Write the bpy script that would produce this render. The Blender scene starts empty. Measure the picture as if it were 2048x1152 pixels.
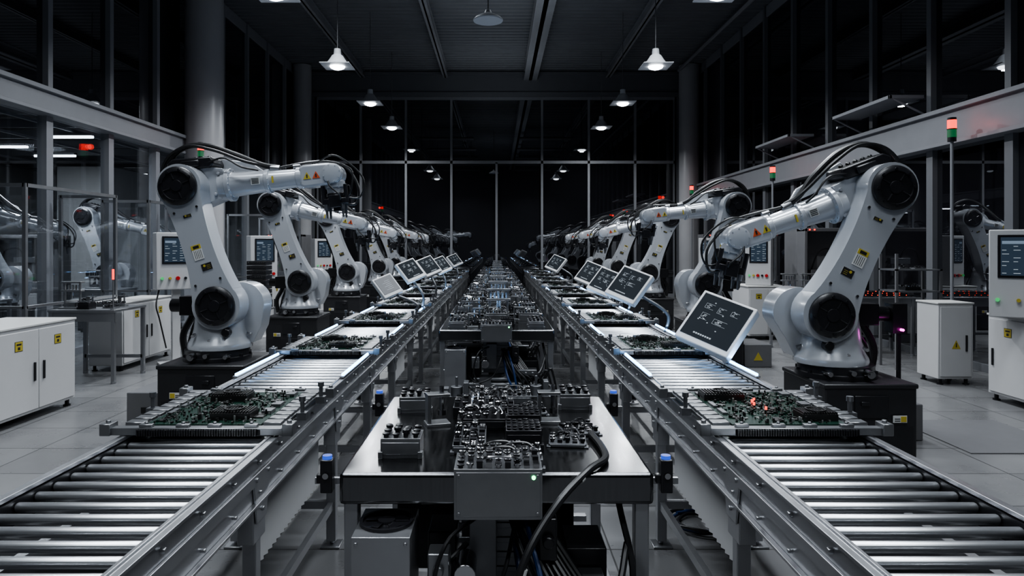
import bpy, bmesh, math, random
from mathutils import Vector, Matrix
random.seed(7)
S=bpy.context.scene
COL=S.collection
KIDS={}
V=Vector
try: S.view_settings.look='AgX - Medium High Contrast'
except Exception: pass
# ---------------------------------------------------------------- materials
def mat(name,col,rough=.5,metal=0,noise=0,nscale=15,bump=0,emis=None,estr=0,spec=.5,coat=0,stretch=None,rvar=0):
    m=bpy.data.materials.new(name); m.use_nodes=True
    nt=m.node_tree; n=nt.nodes; p=n['Principled BSDF']
    c=(col[0],col[1],col[2],1)
    p.inputs['Base Color'].default_value=c
    p.inputs['Roughness'].default_value=rough
    p.inputs['Metallic'].default_value=metal
    p.inputs['Specular IOR Level'].default_value=spec
    p.inputs['Coat Weight'].default_value=coat
    p.inputs['Coat Roughness'].default_value=.12
    if emis:
        p.inputs['Emission Color'].default_value=(*emis,1); p.inputs['Emission Strength'].default_value=estr
    if noise or bump or rvar:
        tc=n.new('ShaderNodeTexCoord'); mp=n.new('ShaderNodeMapping'); nz=n.new('ShaderNodeTexNoise')
        if stretch: mp.inputs['Scale'].default_value=stretch
        nz.inputs['Scale'].default_value=nscale; nz.inputs['Detail'].default_value=4
        nt.links.new(tc.outputs['Object'],mp.inputs['Vector']); nt.links.new(mp.outputs['Vector'],nz.inputs['Vector'])
        if noise:
            r=n.new('ShaderNodeMapRange'); r.inputs['To Min'].default_value=1-noise; r.inputs['To Max'].default_value=1+noise*.6
            nt.links.new(nz.outputs['Fac'],r.inputs['Value'])
            mx=n.new('ShaderNodeVectorMath'); mx.operation='SCALE'; mx.inputs[0].default_value=col[:3]
            nt.links.new(r.outputs['Result'],mx.inputs['Scale']); nt.links.new(mx.outputs['Vector'],p.inputs['Base Color'])
        if rvar:
            r=n.new('ShaderNodeMapRange'); r.inputs['To Min'].default_value=max(0,rough-rvar); r.inputs['To Max'].default_value=rough+rvar
            nt.links.new(nz.outputs['Fac'],r.inputs['Value']); nt.links.new(r.outputs['Result'],p.inputs['Roughness'])
        if bump:
            b=n.new('ShaderNodeBump'); b.inputs['Strength'].default_value=bump; b.inputs['Distance'].default_value=.01
            nt.links.new(nz.outputs['Fac'],b.inputs['Height']); nt.links.new(b.outputs['Normal'],p.inputs['Normal'])
    return m
def emit(name,col,s):
    return mat(name,(0.02,0.02,0.02),.4,emis=col,estr=s)
WHITE=mat('robot_paint',(.40,.415,.44),.26,metal=.3,noise=.03,nscale=5,coat=.5)
CABW=mat('cabinet_paint',(.43,.43,.435),.40,noise=.05,nscale=5)
BLACK=mat('black_plastic',(.011,.011,.013),.30,noise=.3,nscale=30)
PEDB=mat('black_powder_coat',(.015,.015,.017),.42,noise=.2,nscale=40,bump=.05)
RUB=mat('black_rubber',(.010,.010,.011),.38)
STEEL=mat('brushed_steel',(.15,.152,.158),.2,metal=1,noise=.25,nscale=5,stretch=(18,1,1),rvar=.07)
ALU=mat('aluminium',(.36,.365,.38),.34,metal=.9,noise=.10,nscale=10,rvar=.06)
ALUM=mat('machined_aluminium',(.25,.255,.265),.34,metal=.9,noise=.12,nscale=14,rvar=.06)
ALUD=mat('dark_aluminium',(.16,.165,.175),.38,metal=.8,noise=.2,nscale=12)
ROLL=mat('roller_steel',(.52,.53,.55),.33,metal=.95,noise=.03,nscale=6)
CHR=mat('chrome',(.42,.42,.43),.17,metal=1)
GREYP=mat('grey_paint',(.11,.11,.115),.5,noise=.12,nscale=8)
FRAME=mat('window_frame_paint',(.19,.195,.21),.45,noise=.1,nscale=4)
DFRAME=mat('dark_frame_paint',(.12,.125,.135),.45,noise=.1,nscale=4)
WALLM=mat('dark_wall_paint',(.045,.047,.05),.7,noise=.2,nscale=2)
COLM=mat('column_paint',(.32,.32,.33),.38,noise=.12,nscale=2)
ROOMW=mat('adjacent_room_paint',(.42,.425,.43),.7,noise=.1,nscale=2)
CEIL=mat('ceiling_deck',(.12,.125,.135),.5,noise=.2,nscale=3)
BEAM=mat('beam_paint',(.22,.225,.24),.5,noise=.15,nscale=3)
SHADE=mat('lamp_shade_paint',(.5,.51,.53),.4,noise=.05)
PCB=mat('circuit_green',(.007,.026,.018),.26,noise=.5,nscale=60)
CHIP=mat('chip_black',(.010,.010,.010),.35)
SOLD=mat('solder_tin',(.34,.35,.34),.3,metal=.8)
YEL=mat('label_yellow',(.36,.29,.04),.5,noise=.1)
ORG=mat('label_orange',(.42,.07,.02),.5,noise=.1)
LABW=mat('label_white',(.46,.46,.45),.5,noise=.05)
LABK=mat('label_ink',(.01,.01,.01),.5)
REDP=mat('red_button',(.4,.015,.015),.4,noise=.1)
GRNP=emit('green_button_light',(.05,.5,.15),1.0)
REDE=emit('red_beacon',(1,.025,.012),3.5)
GRNE=emit('green_beacon',(.02,.35,.12),.3)
LEDR=emit('red_indicator',(1,.06,.03),3)
LEDG=emit('green_indicator',(.2,1,.4),6)
BLU=emit('blue_indicator',(.06,.16,1),.7)
MAG=emit('magenta_indicator',(1,.05,.7),6)
TUBE=emit('cool_light_tube',(.28,.55,1),12)
FLUO=emit('fluorescent_tube',(.85,.93,1),6)
LENS=emit('lamp_lens',(.9,.95,1),10)
SCR=mat('screen_glass',(.008,.010,.012),.45,emis=(.10,.13,.17),estr=.10,noise=.1,spec=.04)
SCRC=mat('console_screen_glass',(.012,.016,.022),.3,emis=(.10,.15,.22),estr=.25,noise=.1,spec=.1)
SCRT=emit('screen_text',(.65,.75,.85),.6)
SCRL=emit('screen_panel_light',(.45,.6,.8),.35)
BCAB=mat('blue_cable',(.012,.03,.09),.4)

def glassm(name,refl,trans,tint=(1,1,1)):
    m=bpy.data.materials.new(name); m.use_nodes=True; nt=m.node_tree; n=nt.nodes
    n.clear(); o=n.new('ShaderNodeOutputMaterial')
    g=n.new('ShaderNodeBsdfGlossy'); g.inputs['Roughness'].default_value=.0; g.inputs['Color'].default_value=(.95,.97,1,1)
    if trans:
        b=n.new('ShaderNodeBsdfTransparent'); b.inputs['Color'].default_value=(*tint,1)
    else:
        b=n.new('ShaderNodeBsdfDiffuse'); b.inputs['Color'].default_value=(.008,.008,.010,1)
    nz=n.new('ShaderNodeTexNoise'); nz.inputs['Scale'].default_value=1.5
    tc=n.new('ShaderNodeTexCoord'); nt.links.new(tc.outputs['Object'],nz.inputs['Vector'])
    r=n.new('ShaderNodeMapRange'); r.inputs['To Min'].default_value=refl*.8; r.inputs['To Max'].default_value=refl*1.2
    nt.links.new(nz.outputs['Fac'],r.inputs['Value'])
    mx=n.new('ShaderNodeMixShader'); nt.links.new(r.outputs['Result'],mx.inputs[0])
    nt.links.new(b.outputs[0],mx.inputs[1]); nt.links.new(g.outputs[0],mx.inputs[2]); nt.links.new(mx.outputs[0],o.inputs[0])
    return m
GBACK=glassm('night_window_glass',.17,False)
GSIDE=glassm('dark_side_glass',.20,False)
GLOWR=glassm('lower_side_glass',.28,False)
GCLR=glassm('clear_partition_glass',.10,True,(.9,.92,.94))
GENC=glassm('enclosure_panel',.07,True,(.93,.94,.95))

def floor_mat():
    m=bpy.data.materials.new('floor_tiles'); m.use_nodes=True; nt=m.node_tree; n=nt.nodes; p=n['Principled BSDF']
    g=n.new('ShaderNodeNewGeometry'); br=n.new('ShaderNodeTexBrick'); br.offset=0; br.squash=1
    br.inputs['Scale'].default_value=1; br.inputs['Brick Width'].default_value=.6; br.inputs['Row Height'].default_value=.6
    br.inputs['Mortar Size'].default_value=.005; br.inputs['Color1'].default_value=(.155,.155,.158,1); br.inputs['Color2'].default_value=(.125,.125,.128,1)
    br.inputs['Mortar'].default_value=(.04,.04,.04,1)
    nt.links.new(g.outputs['Position'],br.inputs['Vector'])
    nz=n.new('ShaderNodeTexNoise'); nz.inputs['Scale'].default_value=3; nz.inputs['Detail'].default_value=6
    nt.links.new(g.outputs['Position'],nz.inputs['Vector'])
    r=n.new('ShaderNodeMapRange'); r.inputs['To Min'].default_value=.75; r.inputs['To Max'].default_value=1.15
    nt.links.new(nz.outputs['Fac'],r.inputs['Value'])
    mx=n.new('ShaderNodeVectorMath'); mx.operation='SCALE'
    nt.links.new(br.outputs['Color'],mx.inputs[0]); nt.links.new(r.outputs['Result'],mx.inputs['Scale']); nt.links.new(mx.outputs['Vector'],p.inputs['Base Color'])
    r2=n.new('ShaderNodeMapRange'); r2.inputs['To Min'].default_value=.2; r2.inputs['To Max'].default_value=.38
    nt.links.new(nz.outputs['Fac'],r2.inputs['Value']); nt.links.new(r2.outputs['Result'],p.inputs['Roughness'])
    return m
FLOOR=floor_mat()

# ---------------------------------------------------------------- builder
def catmull(pts,k=6):
    pts=[V(p) for p in pts]; 
    if len(pts)<3: return pts
    P=[pts[0]*2-pts[1]]+pts+[pts[-1]*2-pts[-2]]; out=[]
    for i in range(1,len(P)-2):
        a,b,c,d=P[i-1:i+3]
        for j in range(k):
            t=j/k
            out.append(.5*((2*b)+(c-a)*t+(2*a-5*b+4*c-d)*t*t+(3*b-a-3*c+d)*t**3))
    out.append(pts[-1]); return out
class B:
    def __init__(s): s.bm=bmesh.new(); s.M=Matrix.Identity(4); s.mi=0; s.st=[]
    def nxt(s): s.st.append(s.bm); s.bm=bmesh.new(); return s
    def add(s,vs,fs):
        v=[s.bm.verts.new(s.M@V(p)) for p in vs]
        for f in fs:
            try:
                fa=s.bm.faces.new([v[i] for i in f]); fa.material_index=s.mi
            except ValueError: pass
        return s
    def box(s,x0,x1,y0,y1,z0,z1):
        return s.add([(x0,y0,z0),(x1,y0,z0),(x1,y1,z0),(x0,y1,z0),(x0,y0,z1),(x1,y0,z1),(x1,y1,z1),(x0,y1,z1)],
            [(0,3,2,1),(4,5,6,7),(0,1,5,4),(1,2,6,5),(2,3,7,6),(3,0,4,7)])
    def prism(s,poly,y0,y1):
        n=len(poly)
        vs=[(p[0],y0,p[1]) for p in poly]+[(p[0],y1,p[1]) for p in poly]
        return s.add(vs,[tuple(range(n)),tuple(range(2*n-1,n-1,-1))]+[(i,(i+1)%n,n+(i+1)%n,n+i) for i in range(n)])
    def lathe(s,prof,o=(0,0,0),ax=(0,0,1),n=28):
        a=V(ax).normalized(); u=a.orthogonal().normalized(); w=a.cross(u); o=V(o)
        vs=[];fs=[]
        for (t,r) in prof:
            for i in range(n):
                an=2*math.pi*i/n
                vs.append(o+a*t+(u*math.cos(an)+w*math.sin(an))*max(r,1e-4))
        for k in range(len(prof)-1):
            for i in range(n):
                j=(i+1)%n; fs.append((k*n+i,k*n+j,(k+1)*n+j,(k+1)*n+i))
        fs.append(tuple(range(n))); fs.append(tuple(range((len(prof)-1)*n,len(prof)*n)))
        return s.add(vs,fs)
    def cyl(s,p0,p1,r,r1=None,n=16):
        p0=V(p0);p1=V(p1); d=p1-p0
        return s.lathe([(0,r),(d.length,r if r1 is None else r1)],p0,d,n)
    def ring(s,o,ax,R,r,k,h=.008,n=8):
        a=V(ax).normalized(); u=a.orthogonal().normalized(); w=a.cross(u)
        for i in range(k):
            an=2*math.pi*(i+.3)/k; p=V(o)+(u*math.cos(an)+w*math.sin(an))*R
            s.cyl(p,p+a*h,r,n=n)
        return s
    def tube(s,pts,r,n=8,k=6):
        P=catmull(pts,k); vs=[];fs=[]; u=None
        for i,p in enumerate(P):
            d=(P[min(i+1,len(P)-1)]-P[max(i-1,0)])
            if d.length<1e-6: d=V((0,0,1))
            d.normalize()
            u=d.orthogonal().normalized() if u is None else (u-d*u.dot(d)).normalized()
            w=d.cross(u)
            for j in range(n):
                a=2*math.pi*j/n; vs.append(p+(u*math.cos(a)+w*math.sin(a))*r)
        for i in range(len(P)-1):
            for j in range(n):
                q=(j+1)%n; fs.append((i*n+j,i*n+q,(i+1)*n+q,(i+1)*n+j))
        fs.append(tuple(range(n))); fs.append(tuple(range((len(P)-1)*n,len(P)*n)))
        return s.add(vs,fs)
    def mesh(s,name,mats,mirror=False,ang=35):
        if mirror:
            for v in s.bm.verts: v.co.x*=-1
        bmesh.ops.recalc_face_normals(s.bm,faces=s.bm.faces)
        me=bpy.data.meshes.new(name); s.bm.to_mesh(me); s.bm.free()
        for m in (mats if isinstance(mats,(list,tuple)) else [mats]): me.materials.append(m)
        me.polygons.foreach_set('use_smooth',[True]*len(me.polygons))
        me.set_sharp_from_angle(angle=math.radians(ang))
        return me
    def make(s,name,mats,parent=None,loc=(0,0,0),bevel=0,mirror=False,ang=35,seg=2,label=None,kind=None,cat=None):
        st=s.st; s.st=[]
        if len(s.bm.verts)>0: st=st+[s.bm]
        o=None
        for bm in st:
            s.bm=bm; me=s.mesh(name,mats,mirror,ang)
            o=place(me,name,parent,loc,bevel,seg,label,kind,cat)
        return o
def place(me,name,parent=None,loc=(0,0,0),bevel=0,seg=2,label=None,kind=None,cat=None,rot=None):
    o=bpy.data.objects.new(name,me); COL.objects.link(o); o.location=loc
    if rot: o.rotation_euler=rot
    if parent is not None:
        o.parent=parent; KIDS.setdefault(parent.name,[]).append(o)
    if bevel:
        b=o.modifiers.new('bevel','BEVEL'); b.width=bevel; b.segments=seg; b.limit_method='ANGLE'; b.angle_limit=math.radians(40)
    if label: o['label']=label
    if kind: o['kind']=kind
    if cat: o['category']=cat
    return o
def thing(name,label,cat,loc=(0,0,0),group=None,rz=0):
    e=bpy.data.objects.new(name,None); COL.objects.link(e); e.location=loc; e.rotation_euler=(0,0,rz); e.empty_display_size=.1
    e['label']=label; e['category']=cat
    if group: e['group']=group
    return e
def dup(o,loc=None,rz=None,parent=None,label=None):
    c=o.copy(); COL.objects.link(c)
    if parent is not None:
        c.parent=parent; KIDS.setdefault(parent.name,[]).append(c)
    if loc is not None: c.location=loc
    if rz is not None: c.rotation_euler=(0,0,rz)
    if label: c['label']=label
    for k in KIDS.get(o.name,[]): dup(k,parent=c)
    return c
def frame2(o,d):
    d=V((d[0],0,d[1])).normalized(); n=V((-d.z,0,d.x))
    M=Matrix.Identity(4)
    for i in range(3): M[i][0]=d[i]; M[i][1]=(0,1,0)[i]; M[i][2]=n[i]; M[i][3]=o[i]
    return M
def arc(cx,cz,r,a0,a1,n=16):
    return [(cx+r*math.cos(math.radians(a0+(a1-a0)*i/n)),cz+r*math.sin(math.radians(a0+(a1-a0)*i/n))) for i in range(n+1)]

# ---------------------------------------------------------------- room shell
YB=21.5; XW=6.2; ZC=7.1
def struct(b,name,mats,**k): return b.make(name,mats,kind='structure',**k)
struct(B().box(-12,XW+.3,-4,YB+.3,-.1,0),'floor',FLOOR)
k=0; y=-4
prof=[]
while y<YB+.2:
    prof+= [(y,ZC),(y+.09,ZC),(y+.12,ZC+.05),(y+.21,ZC+.05)]; y+=.24
b=B(); vs=[];fs=[]
for (yy,zz) in prof: vs+=[(-XW-.2,yy,zz),(XW+.2,yy,zz)]
for i in range(len(prof)-1): fs.append((2*i,2*i+1,2*i+3,2*i+2))
b.add(vs,fs); struct(b,'ceiling',CEIL)
def ibeam_y(x,w,h,z1,y0,y1):
    b=B(); z0=z1-h
    return b.box(x-w/2,x+w/2,y0,y1,z1-.02,z1).box(x-w/2,x+w/2,y0,y1,z0,z0+.025).box(x-w*.12,x+w*.12,y0,y1,z0,z1)
ti=1
for x,w,h in ((-4.2,.16,.22),(-1.6,.16,.22),(1.06,.42,.3),(3.5,.16,.22)):
    struct(ibeam_y(x,w,h,ZC,-3.5,YB-.05),'trim_%d'%ti,BEAM); ti+=1
struct(B().tube([(5.55,-3,6.95),(5.55,8,6.95),(5.55,20.8,6.95)],.05),'trim_%d'%ti,FRAME); ti+=1
struct(B().box(-XW,XW,-4.1,-4,0,ZC),'wall_rear',WALLM)
b=B().box(-XW-.2,XW+.2,YB-.08,YB+.25,6.28,ZC); b.box(-XW,XW,YB-.14,YB-.08,6.28,6.42).box(-XW,XW,YB-.14,YB-.08,6.95,7.05)
b.box(-XW-.2,-5.72,YB-.05,YB+.25,0,6.28).box(5.66,XW+.2,YB-.05,YB+.25,0,6.28)
struct(b,'wall_back',DFRAME)
xs=[-5.65,-4.27,-2.85,-1.42,0,1.43,2.9,4.36,5.6]; wi=1
for i in range(8):
    x0,x1=xs[i],xs[i+1]; b=B()
    b.mi=1; b.box(x0,x1,YB+.02,YB+.04,0.02,6.26)
    b.mi=0; hw=.035
    b.box(x0,x0+(hw),YB-.05,YB+.05,0,4.23 if x0==0 else 6.26).box(x1-hw,x1,YB-.05,YB+.05,0,4.23 if x1==0 else 6.26)
    b.box(x0,x1,YB-.05,YB+.05,4.19,4.28).box(x0,x1,YB-.04,YB+.05,6.2,6.28).box(x0,x1,YB-.04,YB+.05,0,.1)
    struct(b,'window_%d'%wi,[FRAME,GBACK]); wi+=1
def side(sg,zb0,zb1,y0,lower,frm):
    global wi,ti
    X=sg*XW
    y=y0
    while y<YB-.1:
        y2=min(y+1.5,YB-.05); b=B()
        def bx(xa,xb,*r): b.box(min(xa,xb),max(xa,xb),*r)
        b.mi=1; bx(X+.02*sg,X+.04*sg,y+.05,y2-.03,zb1,ZC-.1)
        b.mi=2; bx(X+.02*sg,X+.04*sg,y+.05,y2-.03,.1,zb0)
        b.mi=0; bx(X-.06*sg,X+.08*sg,y-.05,y+.05,zb1,ZC-.02)
        bx(X-.05*sg,X+.08*sg,y-.07,y+.07,0,zb0)
        bx(X-.02*sg,X+.08*sg,y,y2,0,.1)
        struct(b,'window_%d'%wi,[frm,GSIDE,lower]); wi+=1; y+=1.5
    b=B(); xa,xb=sorted((X-.14*sg,X+.1*sg)); b.box(xa,xb,-3.5,YB-.1,zb0,zb1)
    xa,xb=sorted((X-.2*sg,X-.14*sg)); b.box(xa,xb,-3.5,YB-.1,zb1-.06,zb1).box(xa,xb,-3.5,YB-.1,zb0,zb0+.05)
    b.box(X-.02,X+.02,-3.5,YB,ZC-.25,ZC)
    struct(b,'trim_%d'%ti,FRAME,bevel=.005); ti+=1
side(-1,3.38,3.74,.4,GCLR,FRAME)
side(1,2.95,3.46,.7,GLOWR,DFRAME)
struct(B().box(-XW-.1,-XW,-4,.4,0,ZC),'wall_left',WALLM)
struct(B().box(XW,XW+.1,-4,.7,0,ZC),'wall_right',WALLM)
for (x,y,r) in ((-5.78,13.5,.36),(-5.9,20.75,.27),(5.85,20.75,.3)):
    struct(B().lathe([(0,r+.04),(.12,r+.04),(.13,r),(ZC-.02,r)],(x,y,0),n=40),'trim_%d'%ti,COLM); ti+=1
b=B().box(-11.6,-11.5,0,YB,0,3.5).box(-11.5,-6.3,YB-.1,YB,0,3.5).box(-11.5,-6.3,-.1,0,0,3.5)
b.box(-9.4,-8.3,14.6,15,0,3.3).box(-8.6,-8.3,15,19,0,3.3)
struct(b,'wall_annex',ROOMW)
b=B().box(-11.5,-6.32,0,YB,3.62,3.68)
b.mi=1
for i in range(19): b.box(-11.5,-6.32,.8+i*1.1,.84+i*1.1,3.46,3.6)
for i in range(5): b.box(-11.2+i*1.1,-11.16+i*1.1,0,YB-.2,3.42,3.46)
struct(b,'ceiling_annex',[WALLM,FRAME])
for i,(x,y,l) in enumerate(((-6.85,11,.7),(-8.76,12.1,.9),(-8.6,13.3,.8),(-9.0,16.8,.8),(-7.2,6,1),(-9.6,8,1))):
    t=thing('fluorescent_lamp','white fluorescent batten lamp under the annex ceiling','lamp',(x,y,3.355),'annex ceiling lamps')
    B().box(-l/2,l/2,-.05,.05,.02,.06).make('lamp_housing',ALU,t)
    B().cyl((-l/2,0,0),(l/2,0,0),.022).make('lamp_tube',FLUO,t)
def light(kind,loc,e,size,col=(1,1,1),rot=(0,0,0),sy=None,spread=None):
    l=bpy.data.lights.new('light',kind); l.energy=e; l.color=col
    if kind=='AREA':
        l.size=size
        if sy: l.shape='RECTANGLE'; l.size_y=sy
        else: l.shape='DISK'
        if spread: l.spread=math.radians(spread)
    else: l.shadow_soft_size=size
    o=bpy.data.objects.new('light',l); COL.objects.link(o); o.location=loc; o.rotation_euler=rot
    return o
light('AREA',(-8.0,11.8,3.3),150,1.0,(.9,.95,1))
light('AREA',(-8.5,8,3.3),60,1.0,(.9,.95,1))

# ---------------------------------------------------------------- pendant lamps, added fill lights
def pendant():
    t=thing('pendant_lamp','grey cone pendant lamp with square rim and glowing bulb','lamp',(0,0,0),'pendant lamps in two rows')
    B().cyl((0,0,.28),(0,0,2.14),.009).make('suspension_rod',GREYP,t)
    B().lathe([(.33,.03),(.325,.06),(.22,.07),(.20,.10),(.09,.17),(.02,.23),(.016,.23)],n=32).box(-.27,.27,-.27,.27,.0,.018).make('lamp_shade',SHADE,t,bevel=.004)
    B().lathe([(0,.0),(0,.14),(-.03,.125),(-.055,.07),(-.06,0.01)],n=32).make('lamp_lens',LENS,t)
    return t
P0=pendant(); first=True
for sx in (-1,1):
    for y in (9.1,12.7,16.0,19.3):
        if first: P0.location=(sx*2.96,y,4.94); first=False
        else: dup(P0,(sx*2.96,y,4.94))
        light('AREA',(sx*2.96,y,4.87),115,.14,(.92,.96,1),spread=165)
fill_lamp=None  # unseen lamps with housings, added as soft fill for the hall
for sx in (-1,1):
    for y in (-1.5,1.5,4.5,8.0,11.5):
        l=(sx*2.3,y,6.5)
        if fill_lamp is None:
            fill_lamp=thing('added_fill_lamp','added out-of-view fill lamp, long housing on two rods','lamp',l,'added fill lamps')
            B().box(-1.25,1.25,-.3,.3,.02,.09).cyl((-1,0,.09),(-1,0,.6),.008).cyl((1,0,.09),(1,0,.6),.008).make('lamp_housing',GREYP,fill_lamp,bevel=.005)
        else: dup(fill_lamp,l)
        light('AREA',(l[0],l[1],6.51),{-1.5:100,1.5:105,4.5:130}.get(y,100),2.4,(.88,.94,1),sy=.5,spread=120)
for y in (8,14,19):  # added upward lights without fittings, to brighten the ceiling
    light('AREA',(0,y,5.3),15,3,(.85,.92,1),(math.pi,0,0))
t=thing('dome_lamp','unlit round grey dome lamp hanging on a rod','lamp',(-.13,10.5,5.06))
B().cyl((0,0,.1),(0,0,2.0),.01).make('suspension_rod',GREYP,t)
B().lathe([(0,.225),(.015,.23),(.05,.2),(.09,.13),(.12,.06),(.17,.04),(.18,.02)],n=36).make('lamp_shade',SHADE,t)

# ---------------------------------------------------------------- robots
def rot_label(b,t,n,w,h,kind,y):
    b.mi=0; b.box(t-w/2,t+w/2,y-.002,y,n-h/2,n+h/2)
    if kind=='warn':
        b.mi=1; b.box(t+w*.2,t+w/2,y-.003,y-.002,n-h/2,n+h/2); b.mi=2
        for i in range(5): b.box(t-w*.42,t+w*.12,y-.003,y-.002,n-h*.38+i*h*.17,n-h*.34+i*h*.17)
        b.box(t+w*.26,t+w*.44,y-.004,y-.003,n-h*.3,n+h*.3)
    else:
        b.mi=2; b.box(t-w/2,t+w/2,y-.003,y-.002,n-h/2,n+h/2); b.mi=1
        b.lathe([(0,h*.12),(.001,h*.12)],(t+w*.2,y-.003,n+h*.2),(0,-1,0),12)
        for i in range(3): b.box(t-w*.3+i*w*.22,t-w*.26+i*w*.22,y-.004,y-.003,n-h*.35,n)
def cover(b,x,y,z,r,dirn=-1):
    b.lathe([(0,r*.97),(0.005,r),(.028,r),(.042,r*.9),(.046,r*.74),(.036,r*.72),(.036,r*.3),(.044,r*.28),(.044,.001)],(x,y,z),(0,dirn,0),36)
    for i in range(8):
        a=i*math.pi/4+.3; b.cyl((x+r*.82*math.cos(a),y+dirn*.03,z+r*.82*math.sin(a)),(x+r*.82*math.cos(a),y+dirn*.052,z+r*.82*math.sin(a)),.011,n=8)
    for i in range(4):
        a=i*math.pi/2+.1; c,s_=math.cos(a),math.sin(a); 
        b.cyl((x+r*.35*c,y+dirn*.037,z+r*.35*s_),(x+r*.7*c,y+dirn*.037,z+r*.7*s_),.006,n=6)
def robot(px,py,E,W,mir,label,pw=.36,tool=(.1,-1),Sx=.08,po=0):
    R=thing('robot_arm',label,'robot',(px,py,0),'robot arms along the conveyors')
    mk=dict(mirror=mir); Sz=1.09
    b=B().box(po-pw,po+pw,-.36,.36,.03,.6); b.box(po-pw-.01,po+pw+.01,-.37,.37,.57,.605)
    ped=b.make('pedestal',PEDB,R,bevel=.01,**mk)
    B().box(po-.12,po+.12,-.372,-.36,.36,.52).box(po+.02,po+.08,-.385,-.372,.45,.48).nxt().box(po-pw+.03,po+pw-.03,-.366,-.36,.06,.3).make('access_panel',BLACK,ped,bevel=.004,**mk)
    b=B(); 
    for x in (-pw+.06,pw-.06):
        for y in (-.3,.3): b.cyl((po+x,y,0),(po+x,y,.035),.035,n=12).nxt()
    b.make('foot',BLACK,ped,**mk)
    b=B(); b.M=Matrix.Translation((po-.2,0,.13)); b.box(-.05,.05,-.376,-.372,.2,.25); b.mi=1; b.box(-.045,-.005,-.378,-.376,.205,.245); b.mi=2
    b.box(.0,.04,-.378,-.376,.21,.215).box(.0,.04,-.378,-.376,.225,.23)
    b.make('warning_label',[LABW,YEL,LABK],ped,**mk)
    b=B().lathe([(.605,.29),(.64,.29),(.645,.275),(.70,.27),(.705,.25)],n=40)
    for i in range(12):
        a=i*math.pi/6+.1; b.cyl((.275*math.cos(a),.275*math.sin(a),.64),(.275*math.cos(a),.275*math.sin(a),.662),.016,n=8)
    b.make('base_flange',BLACK,R,**mk)
    b=B().cyl((-.1,-.26,.665),(-.1,-.33,.665),.03,n=14).cyl((-.1,-.33,.665),(-.1,-.35,.665),.02,n=12).nxt().cyl((.02,-.27,.67),(.02,-.32,.67),.02,n=12).nxt().cyl((.18,-.2,.66),(.18,-.3,.66),.018,n=12)
    b.make('connector',CHR,R,**mk)
    # turret
    b=B().lathe([(.703,.265),(.73,.268),(.755,.262),(.80,.235),(.88,.215),(.98,.205),(1.08,.19),(1.16,.12),(1.18,0)],(Sx*.25,0,0),n=44)
    b.ring((Sx*.25,0,.728),(0,0,1),.254,.009,16,.012)
    poly=[(-.2,.74),(.30,.74),(.37,.88)]+arc(Sx+.12,1.08,.20,-15,165,18)+[(Sx-.16,.98)]
    b.prism(poly,.03,.25)
    tur=b.make('turret',WHITE,R,bevel=.022,seg=3,**mk)
    b=B(); cover(b,Sx+.12,.25,1.08,.17,1); b.nxt(); b.box(-.36,-.14,.03,.2,.98,1.15).cyl((-.36,.11,1.065),(-.46,.11,1.065),.06).nxt()
    b.cyl((.16,-.245,.86),(.16,-.17,.86),.036)
    b.make('motor_housing',BLACK,tur,bevel=.008,**mk)
    b=B().cyl((-.12,-.19,.84),(-.12,-.24,.83),.014,n=8).nxt().cyl((.02,-.2,.80),(.02,-.245,.79),.012,n=8).nxt().cyl((.26,.0,.83),(.3,.0,.82),.014,n=8).make('bolt',CHR,tur,**mk)
    # lower arm
    d=(E[0]-Sx,E[1]-Sz); L=math.hypot(*d); M=frame2((Sx,0,Sz),d)
    r0,r1,w=.205,.19,.122
    up=[];a=.10;c=L-.09
    for i in range(15):
        tt=i/14; t=a+(c-a)*tt; up.append((t,w+(.18-w)*(1-tt)**4+(.165-w)*tt**4))
    poly=arc(0,0,r0,60,300,20)+[(t,-h) for t,h in up]+arc(L,0,r1,-115,115,20)+[(t,h) for t,h in reversed(up)]
    b=B(); b.M=M; b.prism(poly,-.24,-.02)
    arm=b.make('lower_arm',WHITE,R,bevel=.026,seg=4,**mk)
    b=B(); b.M=M
    b.prism([(0.05,-.15)]+[(L*.3,-.06),(L*.7,-.06),(L,-.14),(L+.1,0),(L,.15),(L*.7,.12),(L*.3,.12),(.05,.15)],-.02,.06)
    b.make('inner_rib',WHITE,arm,bevel=.02,**mk)
    b=B(); b.M=M; cover(b,0,-.24,0,.168); b.nxt(); cover(b,L,-.24,0,.165); b.make('joint_cover',BLACK,arm,**mk)
    b=B(); b.M=M; rot_label(b,L*.45,.01,.13,.085,'warn',-.242); b.nxt(); rot_label(b,L*.32,-.03,.06,.09,'black',-.242); 
    b.nxt(); rot_label(b,L*.75,.0,.025,.07,'black',-.242)
    b.make('warning_label',[LABW,YEL,LABK],arm,**mk)
    b=B(); b.M=M
    for (q,nn_) in ((.2,.11),(.2,-.11),(.8,.1),(.8,-.1)): b.cyl((L*q,-.238,nn_),(L*q,-.25,nn_),.011,n=8).nxt()
    b.make('bolt',CHR,arm,**mk)
    # forearm
    fd=V((W[0]-E[0],0,W[1]-E[1])); FL=fd.length; fdn=fd.normalized(); nn=V((-fdn.z,0,fdn.x))
    M=frame2((E[0],0,E[1]),(fd.x,fd.z))
    b=B(); b.M=M
    b.prism(arc(0,0,.18,90,270,16)+[(.1,-.17),(.26,-.12),(.32,-.11),(.32,.14),(.2,.165)],-.05,.19)
    b.lathe([(.26,.13),(.32,.135),(.325,.148),(.36,.148),(.365,.112),(.42,.108),(FL*.52,.096),(FL*.525,.110),(FL*.55,.110),(FL*.555,.092),(FL*.74,.082),(FL*.745,.098),(FL*.78,.098),(FL*.785,.08)],(0,.05,.0),(1,0,0),36)
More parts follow.
